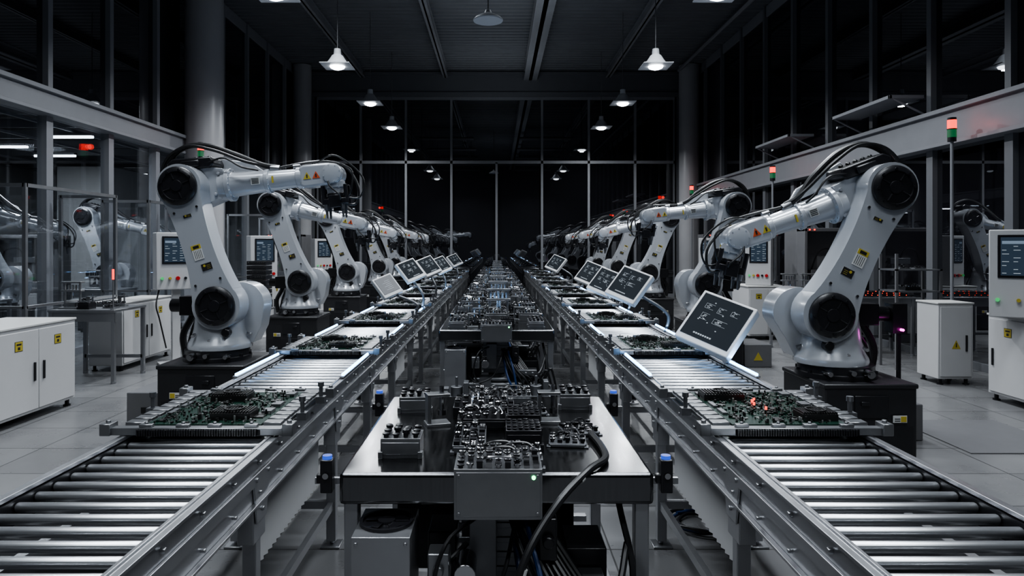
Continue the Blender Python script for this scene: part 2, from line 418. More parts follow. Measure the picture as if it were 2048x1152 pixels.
    b.ring((.355,.05,0),(1,0,0),.130,.009,14,.012); b.ring((FL*.545,.05,0),(1,0,0),.101,.006,12,.012); b.ring((FL*.775,.05,0),(1,0,0),.089,.005,12,.010)
    b.cyl((.1,-.05,.09),(.1,-.075,.09),.014,n=8).cyl((.24,-.05,-.08),(.24,-.07,-.08),.014,n=8).cyl((.28,-.05,.1),(.28,-.07,.1),.014,n=8)
    fa=b.make('forearm',WHITE,R,bevel=.01,**mk)
    b=B(); b.M=M; b.prism([(-.14,.16),(.22,.155),(.26,.19),(.24,.25),(-.1,.26),(-.15,.22)],-.09,.16); b.box(-.02,.14,-.12,-.09,.17,.23)
    for i in range(5): b.cyl((-.06+i*.06,.03,.25),(-.06+i*.06,.03,.275),.02,n=10)
    b.make('motor_housing',BLACK,fa,bevel=.012,**mk)
    b=B(); b.M=M; b.prism([(.05,.15),(.1,.29),(.5,.2),(.62,.1)],.16,.19); b.make('cable_bracket',WHITE,fa,bevel=.006,**mk)
    b=B(); b.M=M; b.mi=0; b.box(FL*.44,FL*.5,-.062,-.052,-.03,.03); b.mi=2
    for i in range(4): b.box(FL*.445,FL*.495,-.064,-.062,-.022+i*.013,-.016+i*.013)
    b.nxt(); b.mi=1; b.box(FL*.58,FL*.592,-.047,-.035,-.03,.03)
    b.make('type_label',[LABW,YEL,LABK],fa,**mk)
    # wrist
    b=B(); b.M=M
    b.prism([(FL*.77,-.08),(FL*.8,-.1),(FL-.05,-.095)]+arc(FL,0,.092,-90,90,14)+[(FL-.05,.1),(FL*.8,.1),(FL*.77,.08)],-.04,.14)
    wr=b.make('wrist',WHITE,R,bevel=.02,seg=3,**mk)
    b=B(); b.M=M; b.lathe([(0,.085),(.02,.085),(.028,.06),(.028,0)],(FL,-.04,0),(0,-1,0),24); b.ring((FL,-.058,0),(0,-1,0),.072,.006,8,.01); b.nxt()
    b.lathe([(0,.085),(.02,.085),(.028,.06),(.028,0)],(FL,.14,0),(0,1,0),24); b.make('joint_cover',WHITE,wr,**mk)
    b=B(); b.M=M
    for i,(tt,mi) in enumerate(((FL-.22,0),(FL-.14,1))):
        b.mi=mi; b.prism([(tt-.034,-.028),(tt+.034,-.028),(tt,.034)],-.044,-.041); b.mi=2; b.prism([(tt-.006,-.018),(tt+.006,-.018),(tt+.006,.012),(tt-.006,.012)],-.046,-.044); b.nxt()
    b.make('warning_label',[YEL,ORG,LABK],wr,**mk)
    td=V((tool[0],0,tool[1])).normalized(); w0=V((W[0],.05,W[1]))
    b=B().lathe([(.03,.05),(.07,.088),(.12,.09),(.125,.078),(.17,.076)],w0,td,28).ring(w0+td*.1,td,.085,.006,8,.03); hd=b.make('wrist_flange',WHITE,wr,**mk)
    M2=frame2(w0,(td.x,td.z)); b=B().lathe([(.17,.085),(.2,.085),(.205,.06),(.225,.06)],w0,td,24); b.M=M2
    b.box(.22,.27,-.08,.08,-.10,.10); b.box(.19,.3,-.1,-.07,-.05,.05).box(.24,.33,-.03,.03,-.03,.03)
    for yy in (-.06,.06):
        for zz in (-.1,.1): b.cyl((.1,yy,zz),(.27,yy,zz),.018,n=10)
    gr=b.make('gripper',BLACK,R,bevel=.004,**mk)
    b=B(); b.M=M2
    for (a1,a2) in ((-.07,-.08),(.06,-.08),(-.06,.06),(.06,.06)):
        b.cyl((.27,a1,a2),(.32,a1,a2),.018,n=10).prism([(.32,a2-.012),(.32,a2+.012),(.39,a2+.004),(.39,a2-.006)],a1-.012,a1+.012); b.nxt()
    b.make('gripper_finger',[ALUD],gr,**mk)
    # cables
    def F(t,n,y=.03): v=V((E[0],0,E[1]))+fdn*t+nn*n; return (v.x,y,v.z)
    b=B().tube([F(-.10,-.2,.1),F(-.24,-.04,.1),F(-.22,.2,.06),F(-.06,.36,.03),F(.16,.37,.02),F(.42,.26,.0),F(FL*.5,.15,.02),F(FL*.6,.115,.05)],.024,10).nxt()
    b.tube([F(-.12,-.18,.03),F(-.27,.02,.03),F(-.2,.26,0),F(0,.37,-.02),F(.25,.31,-.04),F(.5,.19,-.03),F(FL*.55,.125,.03)],.014,8).nxt()
    b.tube([F(.2,.2,-.08),F(.36,.22,-.1),F(.5,.13,-.1),F(FL*.5,.09,-.06)],.009,8)
    b.make('cable',RUB,R,**mk)
    b=B().cyl(F(FL*.56,.115,.04),F(FL*.62,.10,.05),.03,n=12).nxt().cyl(F(FL*.72,.105,.05),F(FL*.77,.105,.05),.02); b.make('cable_clamp',ALU,R,**mk)
    b=B().tube([F(FL*.62,.11,.05),F(FL*.8,.13,.06),F(FL*.95,.13,.1),F(FL+.1,.06,.12),tuple(w0+V((.2,.06,-.1))),tuple(w0+V((.18,.05,-.26))),tuple(w0+td*.24)],.011,8).nxt()
    b.tube([tuple(w0+V((.06,-.04,.1))),tuple(w0+V((.17,-.05,.02))),tuple(w0+V((.15,-.06,-.18))),tuple(w0+td*.27)],.008,8).nxt()
    b.tube([tuple(w0+V((-.05,-.06,.05))),tuple(w0+V((-.02,-.12,-.1))),tuple(w0+V((.08,-.12,-.2))),tuple(w0+td*.29)],.008,8).nxt()
    b.tube([F(FL*.86,.12,.1),F(FL+.04,.16,.0),tuple(w0+V((.25,.0,-.02))),tuple(w0+V((.23,.0,-.2))),tuple(w0+td*.2+V((.05,0,0)))],.008,8)
    b.make('wrist_cable',RUB,R,**mk)
    Ld=V((d[0],0,d[1])).normalized(); ln=V((-Ld.z,0,Ld.x))
    def G(t,n,y=.12): v=V((Sx,0,Sz))+Ld*t+ln*n; return (v.x,y,v.z)
    b=B().tube([F(-.1,-.2,.1),G(L*.82,.2),G(L*.5,.22),G(L*.2,.2),(-.28,.14,.98),(-.36,.12,.8),(-.33,.1,.62)],.03,10).nxt()
    b.tube([G(L*.9,.22,.05),G(L*.5,.17,.05),G(.1,.24,.05),(-.25,.05,.85),(-.28,.03,.7)],.013,8)
    b.make('cable',RUB,R,**mk)
    b=B()
    for q in (.3,.62): 
        v=G(L*q,.21); b.lathe([(-.03,.04),(.03,.04)],v,tuple(Ld),12).nxt()
    b.make('cable_clamp',BLACK,R,**mk)
    return R
L1='silver-grey robot arm with black joint covers, '
robot(-2.47,6.05,(-.24,2.11),(1.02,2.24),False,L1+'forearm level')
robot(-2.88,9.95,(-.34,2.19),(.90,1.92),False,L1+'forearm sloping slightly down')
RA=robot(-3.05,13.8,(-.33,2.15),(.95,1.85),False,L1+'forearm sloping down')
dup(RA,(-3.05,17.5,0)); dup(RA,(-3.05,20.3,0))
robot(2.62,5.28,(-.31,2.03),(.76,1.66),True,L1+'forearm reaching down',pw=.33,tool=(.22,-1),Sx=.15,po=-.08)
robot(2.88,9.3,(-.32,2.13),(.82,2.01),True,L1+'forearm nearly level')
RB=robot(3.0,13.3,(-.33,2.13),(.92,1.85),True,L1+'forearm sloping down')
dup(RB,(3.05,17.0,0)); dup(RB,(3.05,20.3,0))
for l in ((-7.9,10.8,0),(-7.4,13.0,0),(-9.6,10.2,0)): dup(RA,l,label='silver-grey robot arm standing in for a reflection in glass')  # extra arms behind the glass, imitating robots reflected in it

# ---------------------------------------------------------------- conveyors
def conveyor():
    Ls=3.29; t=thing('roller_conveyor','aluminium roller conveyor section with steel rollers and bolted side rails','conveyor',(0,0,0),'roller conveyor sections')
    for sg in (-1,1):
        b=B(); 
        def bx(xa,xb,*r): b.box(min(sg*xa,sg*xb),max(sg*xa,sg*xb),*r)
        bx(.28,.286,0,Ls,.69,.875); bx(.286,.305,0,Ls,.865,.875); bx(.286,.305,0,Ls,.69,.70); bx(.286,.296,0,Ls,.76,.80)
        bx(.268,.28,0,Ls,.866,.880)
        for i in range(14):
            y=.12+i*.235; b.cyl((sg*.284,y,.83),(sg*.300,y,.83),.009,n=8); b.cyl((sg*.284,y,.725),(sg*.300,y,.725),.007,n=8)
        rail=b.make('side_rail',ALU,t,bevel=.0015,seg=1)
        b=B()
        b.box(min(sg*.262,sg*.28),max(sg*.262,sg*.28),0,Ls,.79,.862); b.make('roller_bearing_strip',BLACK,rail)
    b=B().lathe([(-.268,.006),(-.258,.006),(-.258,.0125),(-.254,.0145),(.254,.0145),(.258,.0125),(.258,.006),(.268,.006)],(0,0,0),(1,0,0),24)
    me=b.mesh('roller',ROLL)
    for i in range(38): place(me,'roller',t,(0,.045+i*.0866,.840))
    for y in (.45,1.55,2.75):
        for sg in (-1,1):
            x=sg*.255
            b=B().box(x-.025,x+.025,y-.025,y+.025,.03,.69).box(x-.05,x+.05,y-.05,y+.05,0,.012).cyl((x,y,.012),(x,y,.04),.012)
            b.prism([(x-.03,.55),(x+.03,.55),(x+.03,.69),(x-.03,.69)],y-.06,y+.06)
            xo=sg*.286
            b.add([(xo,y-.09,.80),(xo,y+.09,.80),(xo,y+.05,.62),(xo,y-.05,.62),(xo+sg*.008,y-.09,.80),(xo+sg*.008,y+.09,.80),(xo+sg*.008,y+.05,.62),(xo+sg*.008,y-.05,.62)],[(0,1,2,3),(4,5,6,7),(0,1,5,4),(1,2,6,5),(2,3,7,6),(3,0,4,7)])
            for (yy,zz) in ((-.06,.78),(.06,.78),(0,.66)): b.cyl((xo,y+yy,zz),(xo+sg*.016,y+yy,zz),.009,n=8)
            b.make('leg',ALU,t,bevel=.003)
        B().box(-.23,.23,y-.018,y+.018,.2,.24).nxt().box(-.23,.23,y-.018,y+.018,.64,.68).make('cross_bar',ALU,t)
    B().box(-.268,-.242,.45,2.75,.2,.24).nxt().box(.242,.268,.45,2.75,.2,.24).make('side_brace',ALU,t)
    b=B(); pr=[]
    for i in range(40):
        y=1.65+i*.026; pr.append((y,.0 if i%2 else .012))
    for sg in (-1,1):
        vs=[];fs=[]
        for (y,o) in pr: vs+=[(sg*(.2+o),y,.36),(sg*(.2+o),y,.63)]
        for i in range(len(pr)-1): fs.append((2*i,2*i+1,2*i+3,2*i+2))
        b.add(vs,fs); b.nxt()
    b.make('ribbed_guard',CABW,t)
    B().box(-.25,.25,0.02,Ls-.02,.68,.69).make('gap_shade_sheet',BLACK,t)  # black sheet added so the gaps between rollers look shaded
    B().cyl((-.15,.95,.5),(.12,.95,.5),.06,n=20).box(-.05,.05,.9,1.0,.56,.6).make('drive_motor',BLACK,t,bevel=.003)
    return t
C0=conveyor(); f=True
for sx in (-1,1):
    for i in range(6):
        l=(sx*1.135,.9+i*3.3,0)
        if f: C0.location=l; f=False
        else: dup(C0,l)
LT=thing('light_bar','slim blue-white light bar on the conveyor rail','light bar',(0,0,0),'conveyor light bars')
B().box(-.012,.012,-.38,.38,0,.008).make('housing',ALU,LT)
B().cyl((0,-.36,.014),(0,.36,.014),.0075,n=12).make('tube',TUBE,LT)
f=True
for sx in (-1,1):
    for y in (4.1,5.75,7.55,11.2,14.8,18.4):
        for xo in (-.292,.292):
            l=(sx*1.135+xo,y,.882)
            if f: LT.location=l; f=False
            else: dup(LT,l)
            if y<12: light('AREA',(l[0],l[1],.925),3.0 if y!=5.75 else 1.8,.03,(.40,.65,1),(0,math.radians(180),0),sy=.6)

# ---------------------------------------------------------------- pallets & boards
def pallet():
    t=thing('pallet_fixture','aluminium assembly pallet with notched side plates and clamp posts','pallet',(0,0,0),'assembly pallets on the conveyors')
    for sg in (-1,1):
        b=B(); x0,x1=sorted((sg*.228,sg*.305)); b.box(x0,x1,-.31,.31,.012,.024)
        for i in range(9): b.box(x0+.004,x1-.004,-.29+i*.068,-.24+i*.068,.022,.036)
        b.make('side_plate',ALUM,t,bevel=.002,seg=1)
    for y in (-.325,.325):
        b=B().box(-.36,.36,y-.02,y+.02,.0,.028)
        for x in (-.345,.345): b.box(x-.02,x+.02,y-.03,y+.03,.0,.045).cyl((x,y,.045),(x,y,.055),.01,n=8)
        for x in (-.2,-.06,.06,.2): b.box(x-.025,x+.025,y-.012,y+.012,.028,.04).cyl((x,y,.04),(x,y,.048),.007,n=8)
        for i in range(9): b.box(-.22+i*.05,-.2+i*.05,y-.022,y-.015,.008,.022)
        b.make('cross_bar',ALUM,t,bevel=.002,seg=1)
    b=B()
    for i in range(48): b.box(-.225+i*.0095,-.220+i*.0095,-.356,-.343,.0,.024)
    b.box(-.23,.24,-.345,-.34,.0,.022); b.make('cooling_fins',BLACK,t)
    B().box(-.225,.225,-.305,.305,.006,.022).make('carrier_tray',BLACK,t)
    for (x,y) in ((.33,-.1),(.33,.2),(-.33,-.02)):
        B().box(x-.02,x+.02,y-.02,y+.02,.0,.03).cyl((x,y,.03),(x,y,.075),.009,n=10).cyl((x,y,.075),(x,y,.095),.014,n=10).make('clamp_post',ALUD,t)
    return t
def board(seed,v):
    rnd=random.Random(seed)
    t=thing('circuit_board','dark green circuit board with black heat sinks and dense components','circuit board',(0,0,0),'circuit boards on the pallets')
    B().box(-.222,.222,-.29,.29,.0,.005).make('substrate',PCB,t)
    b=B()
    for i in range(480):
        x=rnd.uniform(-.205,.205); y=rnd.uniform(-.275,.275); w=rnd.uniform(.0012,.006); d=rnd.uniform(.0015,.007); b.mi=rnd.choice((0,0,0,1,2)); b.box(x-w,x+w,y-d,y+d,.005,.005+rnd.uniform(.002,.012))
    for i in range(14):
        x=rnd.uniform(-.19,.19); y=rnd.uniform(-.25,.25); w=rnd.uniform(.012,.022); b.mi=0; b.box(x-w,x+w,y-w,y+w,.005,.010)
    for i in range(70):
        x=rnd.uniform(-.2,.2); y=rnd.uniform(-.27,.27); b.mi=rnd.choice((0,1)); b.cyl((x,y,.005),(x,y,.018+rnd.random()*.01),.004,n=8)
    o=b.make('small_components',[CHIP,SOLD,PCB],t); o['kind']='stuff'
    for (x,y,w,d) in ((( .08,-.18,.08,.05),(-.05,.14,.08,.05)) if v==0 else ((.14,-.2,.07,.045),(-.12,.16,.09,.05))):
        b=B().box(x-w,x+w,y-d,y+d,.005,.032)
        for i in range(14): b.box(x-w+.004+i*w*.142,x-w+.008+i*w*.142,y-d,y+d,.032,.04)
        b.lathe([(.032,.04),(.045,.04),(.045,.034),(.036,.03),(.036,.001)],(x,y,0),n=20)
        b.make('heat_sink',CHIP,t)
    b=B()
    for y in (-.1,.02,.22): b.box(.17,.21,y-.03,y+.03,.005,.018).nxt().box(-.21,-.19,y-.04,y+.04,.005,.014).nxt()
    b.make('connector',ALUD,t)
    if v==1:
        b=B()
        for (x,y) in ((-.02,.05),(-.03,.0),(.0,.08),(-.01,-.08)): b.cyl((x,y,.012),(x,y,.024),.005,n=8).nxt()
        b.make('red_indicator',LEDR,t)
    return t
PA=pallet(); BA=board(1,0); BB=board(2,1); BC=board(3,0)
f=True
fy=[2.93,4.85,6.65,8.45,10.3,12.1,13.9,15.7,17.5,19.3]
for sx in (-1,1):
    for i,y in enumerate(fy):
        l=(sx*1.135,y,.882)
        if f: PA.location=l; f=False
        else: dup(PA,l)
        lb=(l[0],y,l[2]+.0235)
        if sx==-1 and i==0: BA.location=lb
        elif sx==1 and i==0: BB.location=lb
        elif sx==-1 and i==1: BC.location=lb
        else: dup(BA if (i+sx)%2 else BC,lb)

# ---------------------------------------------------------------- tilted operator screens
def optab(x,y,zc,sg,size=.37,pale=False,base_x=None):
    bx=base_x if base_x is not None else x
    t=thing('operator_screen','tilted square touch screen in pale housing on conveyor rail','monitor',(bx,y,.882),'tilted operator screens')
    u=V((.65*sg,-.70,-.28)).normalized(); v=V((.63*sg,.24,.74)); v=(v-u*v.dot(u)).normalized(); n=u.cross(v)
    if n.y>0: n=-n
    M=Matrix.Identity(4); c=V((x-bx,0,zc-.882))
    for i in range(3): M[i][0]=u[i];M[i][1]=v[i];M[i][2]=n[i];M[i][3]=c[i]
    h=size/2; k=size/.37
    b=B(); b.M=M; b.box(-h,h,-h,h,-.065*k,0).box(-h+.02,h-.02,-h+.02,h-.02,-.09*k,-.065*k); b.cyl((h*.6,-h-.006,-.03),(h*.6,-h+.01,-.03),.012).cyl((h*.3,-h-.006,-.03),(h*.3,-h+.01,-.03),.008); hs=b.make('housing',CABW,t,bevel=.012,seg=3)
    b=B(); b.M=M; b.box(-h+.02,h-.02,-h+.04,h-.018,0.0005,.004); b.make('screen',SCR if not pale else GREYP,hs)
    b=B(); b.M=M; rnd=random.Random(int(y*10))
    z1=.0048
    if not pale:
        for (cx,cy,w_,h_) in ((-.085,.085,.06,.035),(.0,.08,.05,.04),(.085,.09,.05,.03),(-.08,.01,.05,.045),(.03,.0,.09,.035)):
            cx*=k;cy*=k;w_*=k;h_*=k
            for (a0,a1,b0,b1) in ((cx-w_/2,cx+w_/2,cy-h_/2,cy-h_/2+.001),(cx-w_/2,cx+w_/2,cy+h_/2,cy+h_/2+.001),(cx-w_/2,cx-w_/2+.001,cy-h_/2,cy+h_/2)): b.box(a0,a1,b0,b1,.004,z1)
            for q in range(4):
                a0=cx-w_/2+.004+rnd.random()*w_*.3; b.box(a0,a0+rnd.uniform(.1,.5)*w_,cy-h_/2+.006*k+q*.009*k,cy-h_/2+.009*k+q*.009*k,.004,z1)
        for i in range(10):
            a0=rnd.uniform(-.13,.1)*k; c0=rnd.uniform(-.07,.13)*k; b.box(a0,a0+.008*k,c0,c0+.006*k,.004,z1)
        for i in range(8): b.box((-.085+i*.016)*k,(-.074+i*.016)*k,-h+.065*k,-h+.075*k,.004,z1)
    else:
        for i in range(6): b.box(-.07*k,(.02+.05*(i%2))*k,(.08-i*.03)*k,(.084-i*.03)*k,.004,z1)
    b.make('screen_text',SCRT,hs)
    b=B(); b.tube([(0,0,0),(0,0,(zc-.882)*.4),tuple(c-n*.1),tuple(c-n*.05)],.014,8).box(-.03,.03,-.03,.03,0,.012)
    b.make('bracket',ALUD,t)
for (x,y,z,bx,s) in ((1.345,4.2,1.13,1.43,.37),(1.11,5.75,1.28,1.43,.31),(1.28,9.4,1.23,1.43,.34),(1.17,7.4,1.22,1.43,.31),(1.12,13,1.28,1.43,.33)):
    optab(x,y,z,1,s,base_x=bx)
for (x,y,z,bx,s) in ((-1.13,7.1,1.19,-.84,.25),(-.97,7.75,1.33,-.84,.27),(-.93,9.4,1.33,-.84,.29),(-.9,11.2,1.30,-.84,.29),(-.9,14.8,1.30,-.84,.29)):
    optab(x,y,z,-1,s,base_x=bx,pale=(y<7.2))

# ---------------------------------------------------------------- centre workstations
def station():
    t=thing('workstation_table','stainless steel workstation table with actuators and cables below','table',(0,0,0),'centre workstation tables')
    w=.52; D=1.16
    B().box(-w,w,0,D,.745,.85).make('tabletop',STEEL,t,bevel=.014,seg=3)
    for x in (-w+.035,w-.035):
        for y in (.05,D-.05):
            B().box(x-.024,x+.024,y-.024,y+.024,.02,.745).box(x-.035,x+.035,y-.035,y+.035,0,.02).make('leg',ALU,t,bevel=.004)
    B().box(-w+.08,w-.08,.03,.07,.14,.18).nxt().box(-w+.08,w-.08,D-.07,D-.03,.14,.18).nxt().box(-w+.08,w-.08,D-.07,D-.03,.25,.28).nxt().box(-w+.03,-w+.06,.08,D-.08,.14,.18).nxt().box(w-.06,w-.03,.08,D-.08,.14,.18).make('cross_bar',ALU,t,bevel=.003)
    b=B().box(-.12,.1,.1,.4,.45,.745).cyl((0,.2,.15),(0,.2,.45),.06,n=20).cyl((.0,.2,.4),(0,.2,.43),.075,n=20); b.box(-.09,.0,.02,.1,.5,.72)
    for i in range(5): b.box(-.13,.11,.095,.1,.48+i*.05,.5+i*.05)
    b.make('vertical_actuator',[ALUD],t,bevel=.004)
    b=B().cyl((-.3,.0,.36),(.36,.0,.36),.035,n=20).cyl((-.3,.0,.36),(-.26,.0,.36),.05,n=20).cyl((.3,.0,.36),(.36,.0,.36),.05,n=20).cyl((-.2,-.04,.42),(.1,-.04,.42),.014).box(-.15,-.05,-.07,.06,.28,.44)
    b.make('horizontal_cylinder',ALUM,t)
    fb_=B().box(-.455,-.27,-.12,.12,.28,.69).cyl((-.455,-.05,.5),(-.47,-.05,.5),.01).cyl((-.44,-.12,.67),(-.44,-.126,.67),.006,n=8).cyl((-.285,-.12,.67),(-.285,-.126,.67),.006,n=8).make('fan_unit',ALU,t,bevel=.006)
    b=B().lathe([(.69,.088),(.70,.088),(.70,.078),(.692,.076),(.692,.03),(.70,.028),(.70,.001)],(-.3625,0,0),n=28)
    for i in range(5):
        a=i*2*math.pi/5; c,s_=math.cos(a),math.sin(a)
        b.add([(-.3625+.02*c,.02*s_,.694),(-.3625+.075*c,.075*s_,.694),(-.3625+.07*math.cos(a+.7),.07*math.sin(a+.7),.699),(-.3625+.02*math.cos(a+.7),.02*math.sin(a+.7),.699)],[(0,1,2,3)])
    b.make('fan',BLACK,fb_)
    b=B().box(.24,.38,.1,.3,.42,.56).nxt().box(-.24,-.14,.14,.3,.4,.6).nxt().box(.14,.2,.0,.08,.56,.7).cyl((.17,.0,.63),(.17,-.03,.63),.02).nxt().box(.1,.3,.4,.7,.3,.6).nxt().box(-.4,-.15,.5,.8,.3,.62)
    b.make('junction_box',BLACK,t,bevel=.005)
    b=B().box(.16,.36,-.04,.09,.44,.50).cyl((.2,-.04,.47),(.2,-.055,.47),.012).cyl((.26,-.04,.47),(.26,-.055,.47),.012).cyl((.32,-.04,.47),(.32,-.055,.47),.012).nxt().box(-.22,-.15,-.08,.0,.52,.62).cyl((-.185,-.08,.57),(-.185,-.1,.57),.018).nxt().box(-.06,.06,-.1,-.02,.24,.34).make('pneumatic_block',ALUM,t,bevel=.005)
    b=B().cyl((.40,-.02,.3),(.40,.1,.3),.05,n=18).cyl((.40,-.05,.3),(.40,-.02,.3),.03,n=14).nxt().cyl((-.1,-.1,.56),(-.1,.02,.56),.035,n=16).nxt().cyl((.25,-.03,.2),(.25,-.03,.42),.02).nxt().box(-.24,-.14,-.08,.02,.2,.27)
    b.make('valve',CHR,t,bevel=.002)
    b=B()
    for i in range(9):
        a=.1+i*.035
        b.tube([(.04+i*.012,.12,.68),(a,-.03,.55-i*.02),(a+.1,-.08,.36+i*.02),(a+.16,.0,.2),(a+.1,.15,.08)],.007+.002*(i%3),8).nxt()
    b.tube([(-.1,.05,.6),(-.2,-.02,.5),(-.22,.02,.3),(-.1,.1,.1)],.01,8).nxt()
    b.tube([(-.05,.05,.7),(-.16,-.1,.66),(-.2,-.1,.48),(-.12,-.08,.36)],.007,8).nxt()
    b.tube([(-.25,.0,.45),(-.18,-.11,.4),(-.05,-.11,.44),(.02,-.08,.55),(.06,.0,.68)],.007,8).nxt()
    b.tube([(.42,.1,.72),(.45,0,.5),(.38,-.02,.3),(.42,.1,.1),(.3,.2,.05)],.011,8).nxt()
    b.tube([(.44,.05,.6),(.38,-.06,.48),(.26,-.05,.4),(.3,.02,.28),(.42,.02,.25)],.012,8)
    b.make('cable',RUB,t)
    B().tube([(.1,.1,.66),(.15,-.06,.5),(.2,-.08,.3),(.35,.05,.22)],.010).nxt().tube([(.06,.1,.6),(.1,-.08,.44),(.18,-.09,.3),(.3,.0,.2)],.010).make('cable',BCAB,t)
    return t
T0=station()
TY=[2.25,6.1,7.6,9.1,10.6,12.1,13.6,15.1,16.6,18.1,19.6]
T0.location=(0,TY[0],0)
for y in TY[1:]: dup(T0,(0,y,0))
def block(name,label,cat,w,d,h,nx,ny,bodym,knobm,kr=.010,kh=.03,seed=0,style=0):
    rnd=random.Random(seed)
    t=thing(name,label,cat,(0,0,0),'parts on the workstation tables')
    b=B().box(-w/2,w/2,-d/2,d/2,0,h)
    b.box(-w/2+.004,w/2-.004,-d/2-.003,-d/2,h*.2,h*.8)
    for sx in (-1,1): b.box(sx*w/2-.008,sx*w/2+.008,-d/2-.008,-d/2+.02,0,h*.35)
    b.make('body',bodym,t,bevel=.003)
    b=B()
    for i in range(nx):
        for j in range(ny):
            x=-w/2+w*(i+.5)/nx; y=-d/2+d*(j+.5)/ny; k=kh*rnd.uniform(.5,1.15); q=rnd.random(); b.mi=1 if rnd.random()<.45 else 0
            if style and q<.35: b.box(x-kr*.9,x+kr*.9,y-kr*.9,y+kr*.9,h,h+k*.7)
            elif style and q<.55: b.lathe([(0,kr*1.1),(k*.4,kr*1.1),(k*.5,kr*.8),(k*.55,.001)],(x,y,h),n=12)
            else: b.lathe([(0,kr*.7),(k*.5,kr*.7),(k*.55,kr),(k*.9,kr),(k,kr*.6)],(x,y,h),n=10)
    if style:
        for i in range(3):
            x0=rnd.uniform(-w/2,0); y0=rnd.uniform(-d/2,d/2)
            b.tube([(x0,y0,h+kh*.4),(x0+w*.15,y0,h+kh*1.4),(x0+w*.35,y0+.01,h+kh*1.3),(x0+w*.45,y0,h+kh*.4)],.004,6)
    b.make('terminals',[knobm,BLACK],t); 
    return t
K1=block('terminal_block','grey metal block with rows of black terminals','electrical part',.14,.12,.07,4,3,ALUM,BLACK,.013,.028,1)
K2=block('connector_manifold','metal manifold packed with chrome connectors','electrical part',.27,.16,.04,12,7,ALUD,CHR,.009,.02,2,1)
K3=block('relay_module','black relay module with ribbed top','electrical part',.13,.15,.075,6,5,BLACK,BLACK,.009,.010,3)
K4=block('valve_strip','column strip of black and chrome valves','electrical part',.12,.28,.03,4,9,ALUD,CHR,.012,.03,4,1)
K5=block('sensor_cluster','small cluster of chrome sensor parts','electrical part',.14,.12,.015,5,5,ALUD,CHR,.010,.02,5,1)
K6=block('pump_manifold','black manifold with ring fittings and chrome pins','electrical part',.2,.14,.045,6,4,BLACK,CHR,.012,.03,6,1)
K7=block('metal_housing','rectangular metal housing with fittings on top','machine part',.2,.16,.10,7,5,ALUM,CHR,.010,.03,8,1)
used=set()
def put(k,x,y,z=.85,rz=0):
    if k.name in used: return dup(k,(x,y,z),rz)
    used.add(k.name); k.location=(x,y,z); k.rotation_euler=(0,0,rz); return k
def fixture():
    t=thing('test_fixture','small metal test fixture tower with chrome parts','fixture',(0,0,0),'small test fixtures')
    B().box(-.12,.12,-.09,.09,0,.02).box(-.1,-.08,-.01,.01,.02,.3).box(.08,.1,-.01,.01,.02,.3).box(-.12,.12,-.04,.04,.2,.22).box(-.12,.12,-.04,.04,.3,.32).make('frame',ALU,t,bevel=.002)
    b=B()
    for i in range(5): b.cyl((-.08+i*.04,0,.22),(-.08+i*.04,0,.28),.012,n=8)
    b.cyl((0,0,.12),(0,0,.2),.02).box(-.06,.06,-.05,.05,.02,.07).make('test_head',CHR,t)
    return t
FX=fixture()
def bracketpiece():
    t=thing('clamp_bracket','small upright clamp bracket with chrome rod','fixture',(0,0,0),'clamp brackets on the tables')
    B().box(-.05,.05,-.04,.04,0,.012).box(-.045,-.03,-.03,.03,.012,.13).box(-.045,.05,-.03,.03,.12,.132).make('bracket',ALUM,t,bevel=.002)
    B().cyl((.02,0,.05),(.02,0,.16),.01,n=10).cyl((.02,0,.04),(.02,0,.06),.018,n=10).make('rod',CHR,t)
    return t
FB=bracketpiece()
y0=2.25
put(K1,-.34,y0+.22); put(K1,-.37,y0+.88,rz=.05); put(K1,.36,y0+.94)
put(K2,.02,y0+.10); put(K4,-.10,y0+.35); put(K3,.10,y0+.32); put(K4,.02,y0+.82); put(K2,.03,y0+1.06)
put(K5,.33,y0+.5,rz=.2); put(K5,.27,y0+.35,rz=-.1); put(K3,.11,y0+.55); put(K6,-.06,y0+.60); put(K6,-.12,y0+.83,rz=1.57)
put(K5,.15,y0+.82,rz=.1); put(FB,-.25,y0+.62,rz=.3); put(FB,.22,y0+.66)
for n_,y0 in enumerate(TY[1:]):
    s_=1 if n_%2 else -1
    put(K2,.0,y0+.10); put(K1,-.36*s_,y0+.3); put(K4,-.08,y0+.34); put(K3,.1,y0+.34); put(K7,.0,y0+.58,rz=.03); put(K1,.36*s_,y0+.75); put(K5,.3*s_,y0+.3); put(K6,-.3*s_,y0+.95); put(K2,.0,y0+1.05); put(K7,-.32*s_,y0+.62)
    put(K6,.27*s_,y0+.52,rz=.05); put(K1,-.36,y0+.12); put(K1,.36,y0+.12)
    put(FX,.02,y0+.8,.85); put(FB,-.19,y0+.74,rz=.4*s_); put(FB,.22,y0+.86); put(FB,.3*s_,y0+1.02); put(FB,-.22,y0+.2)
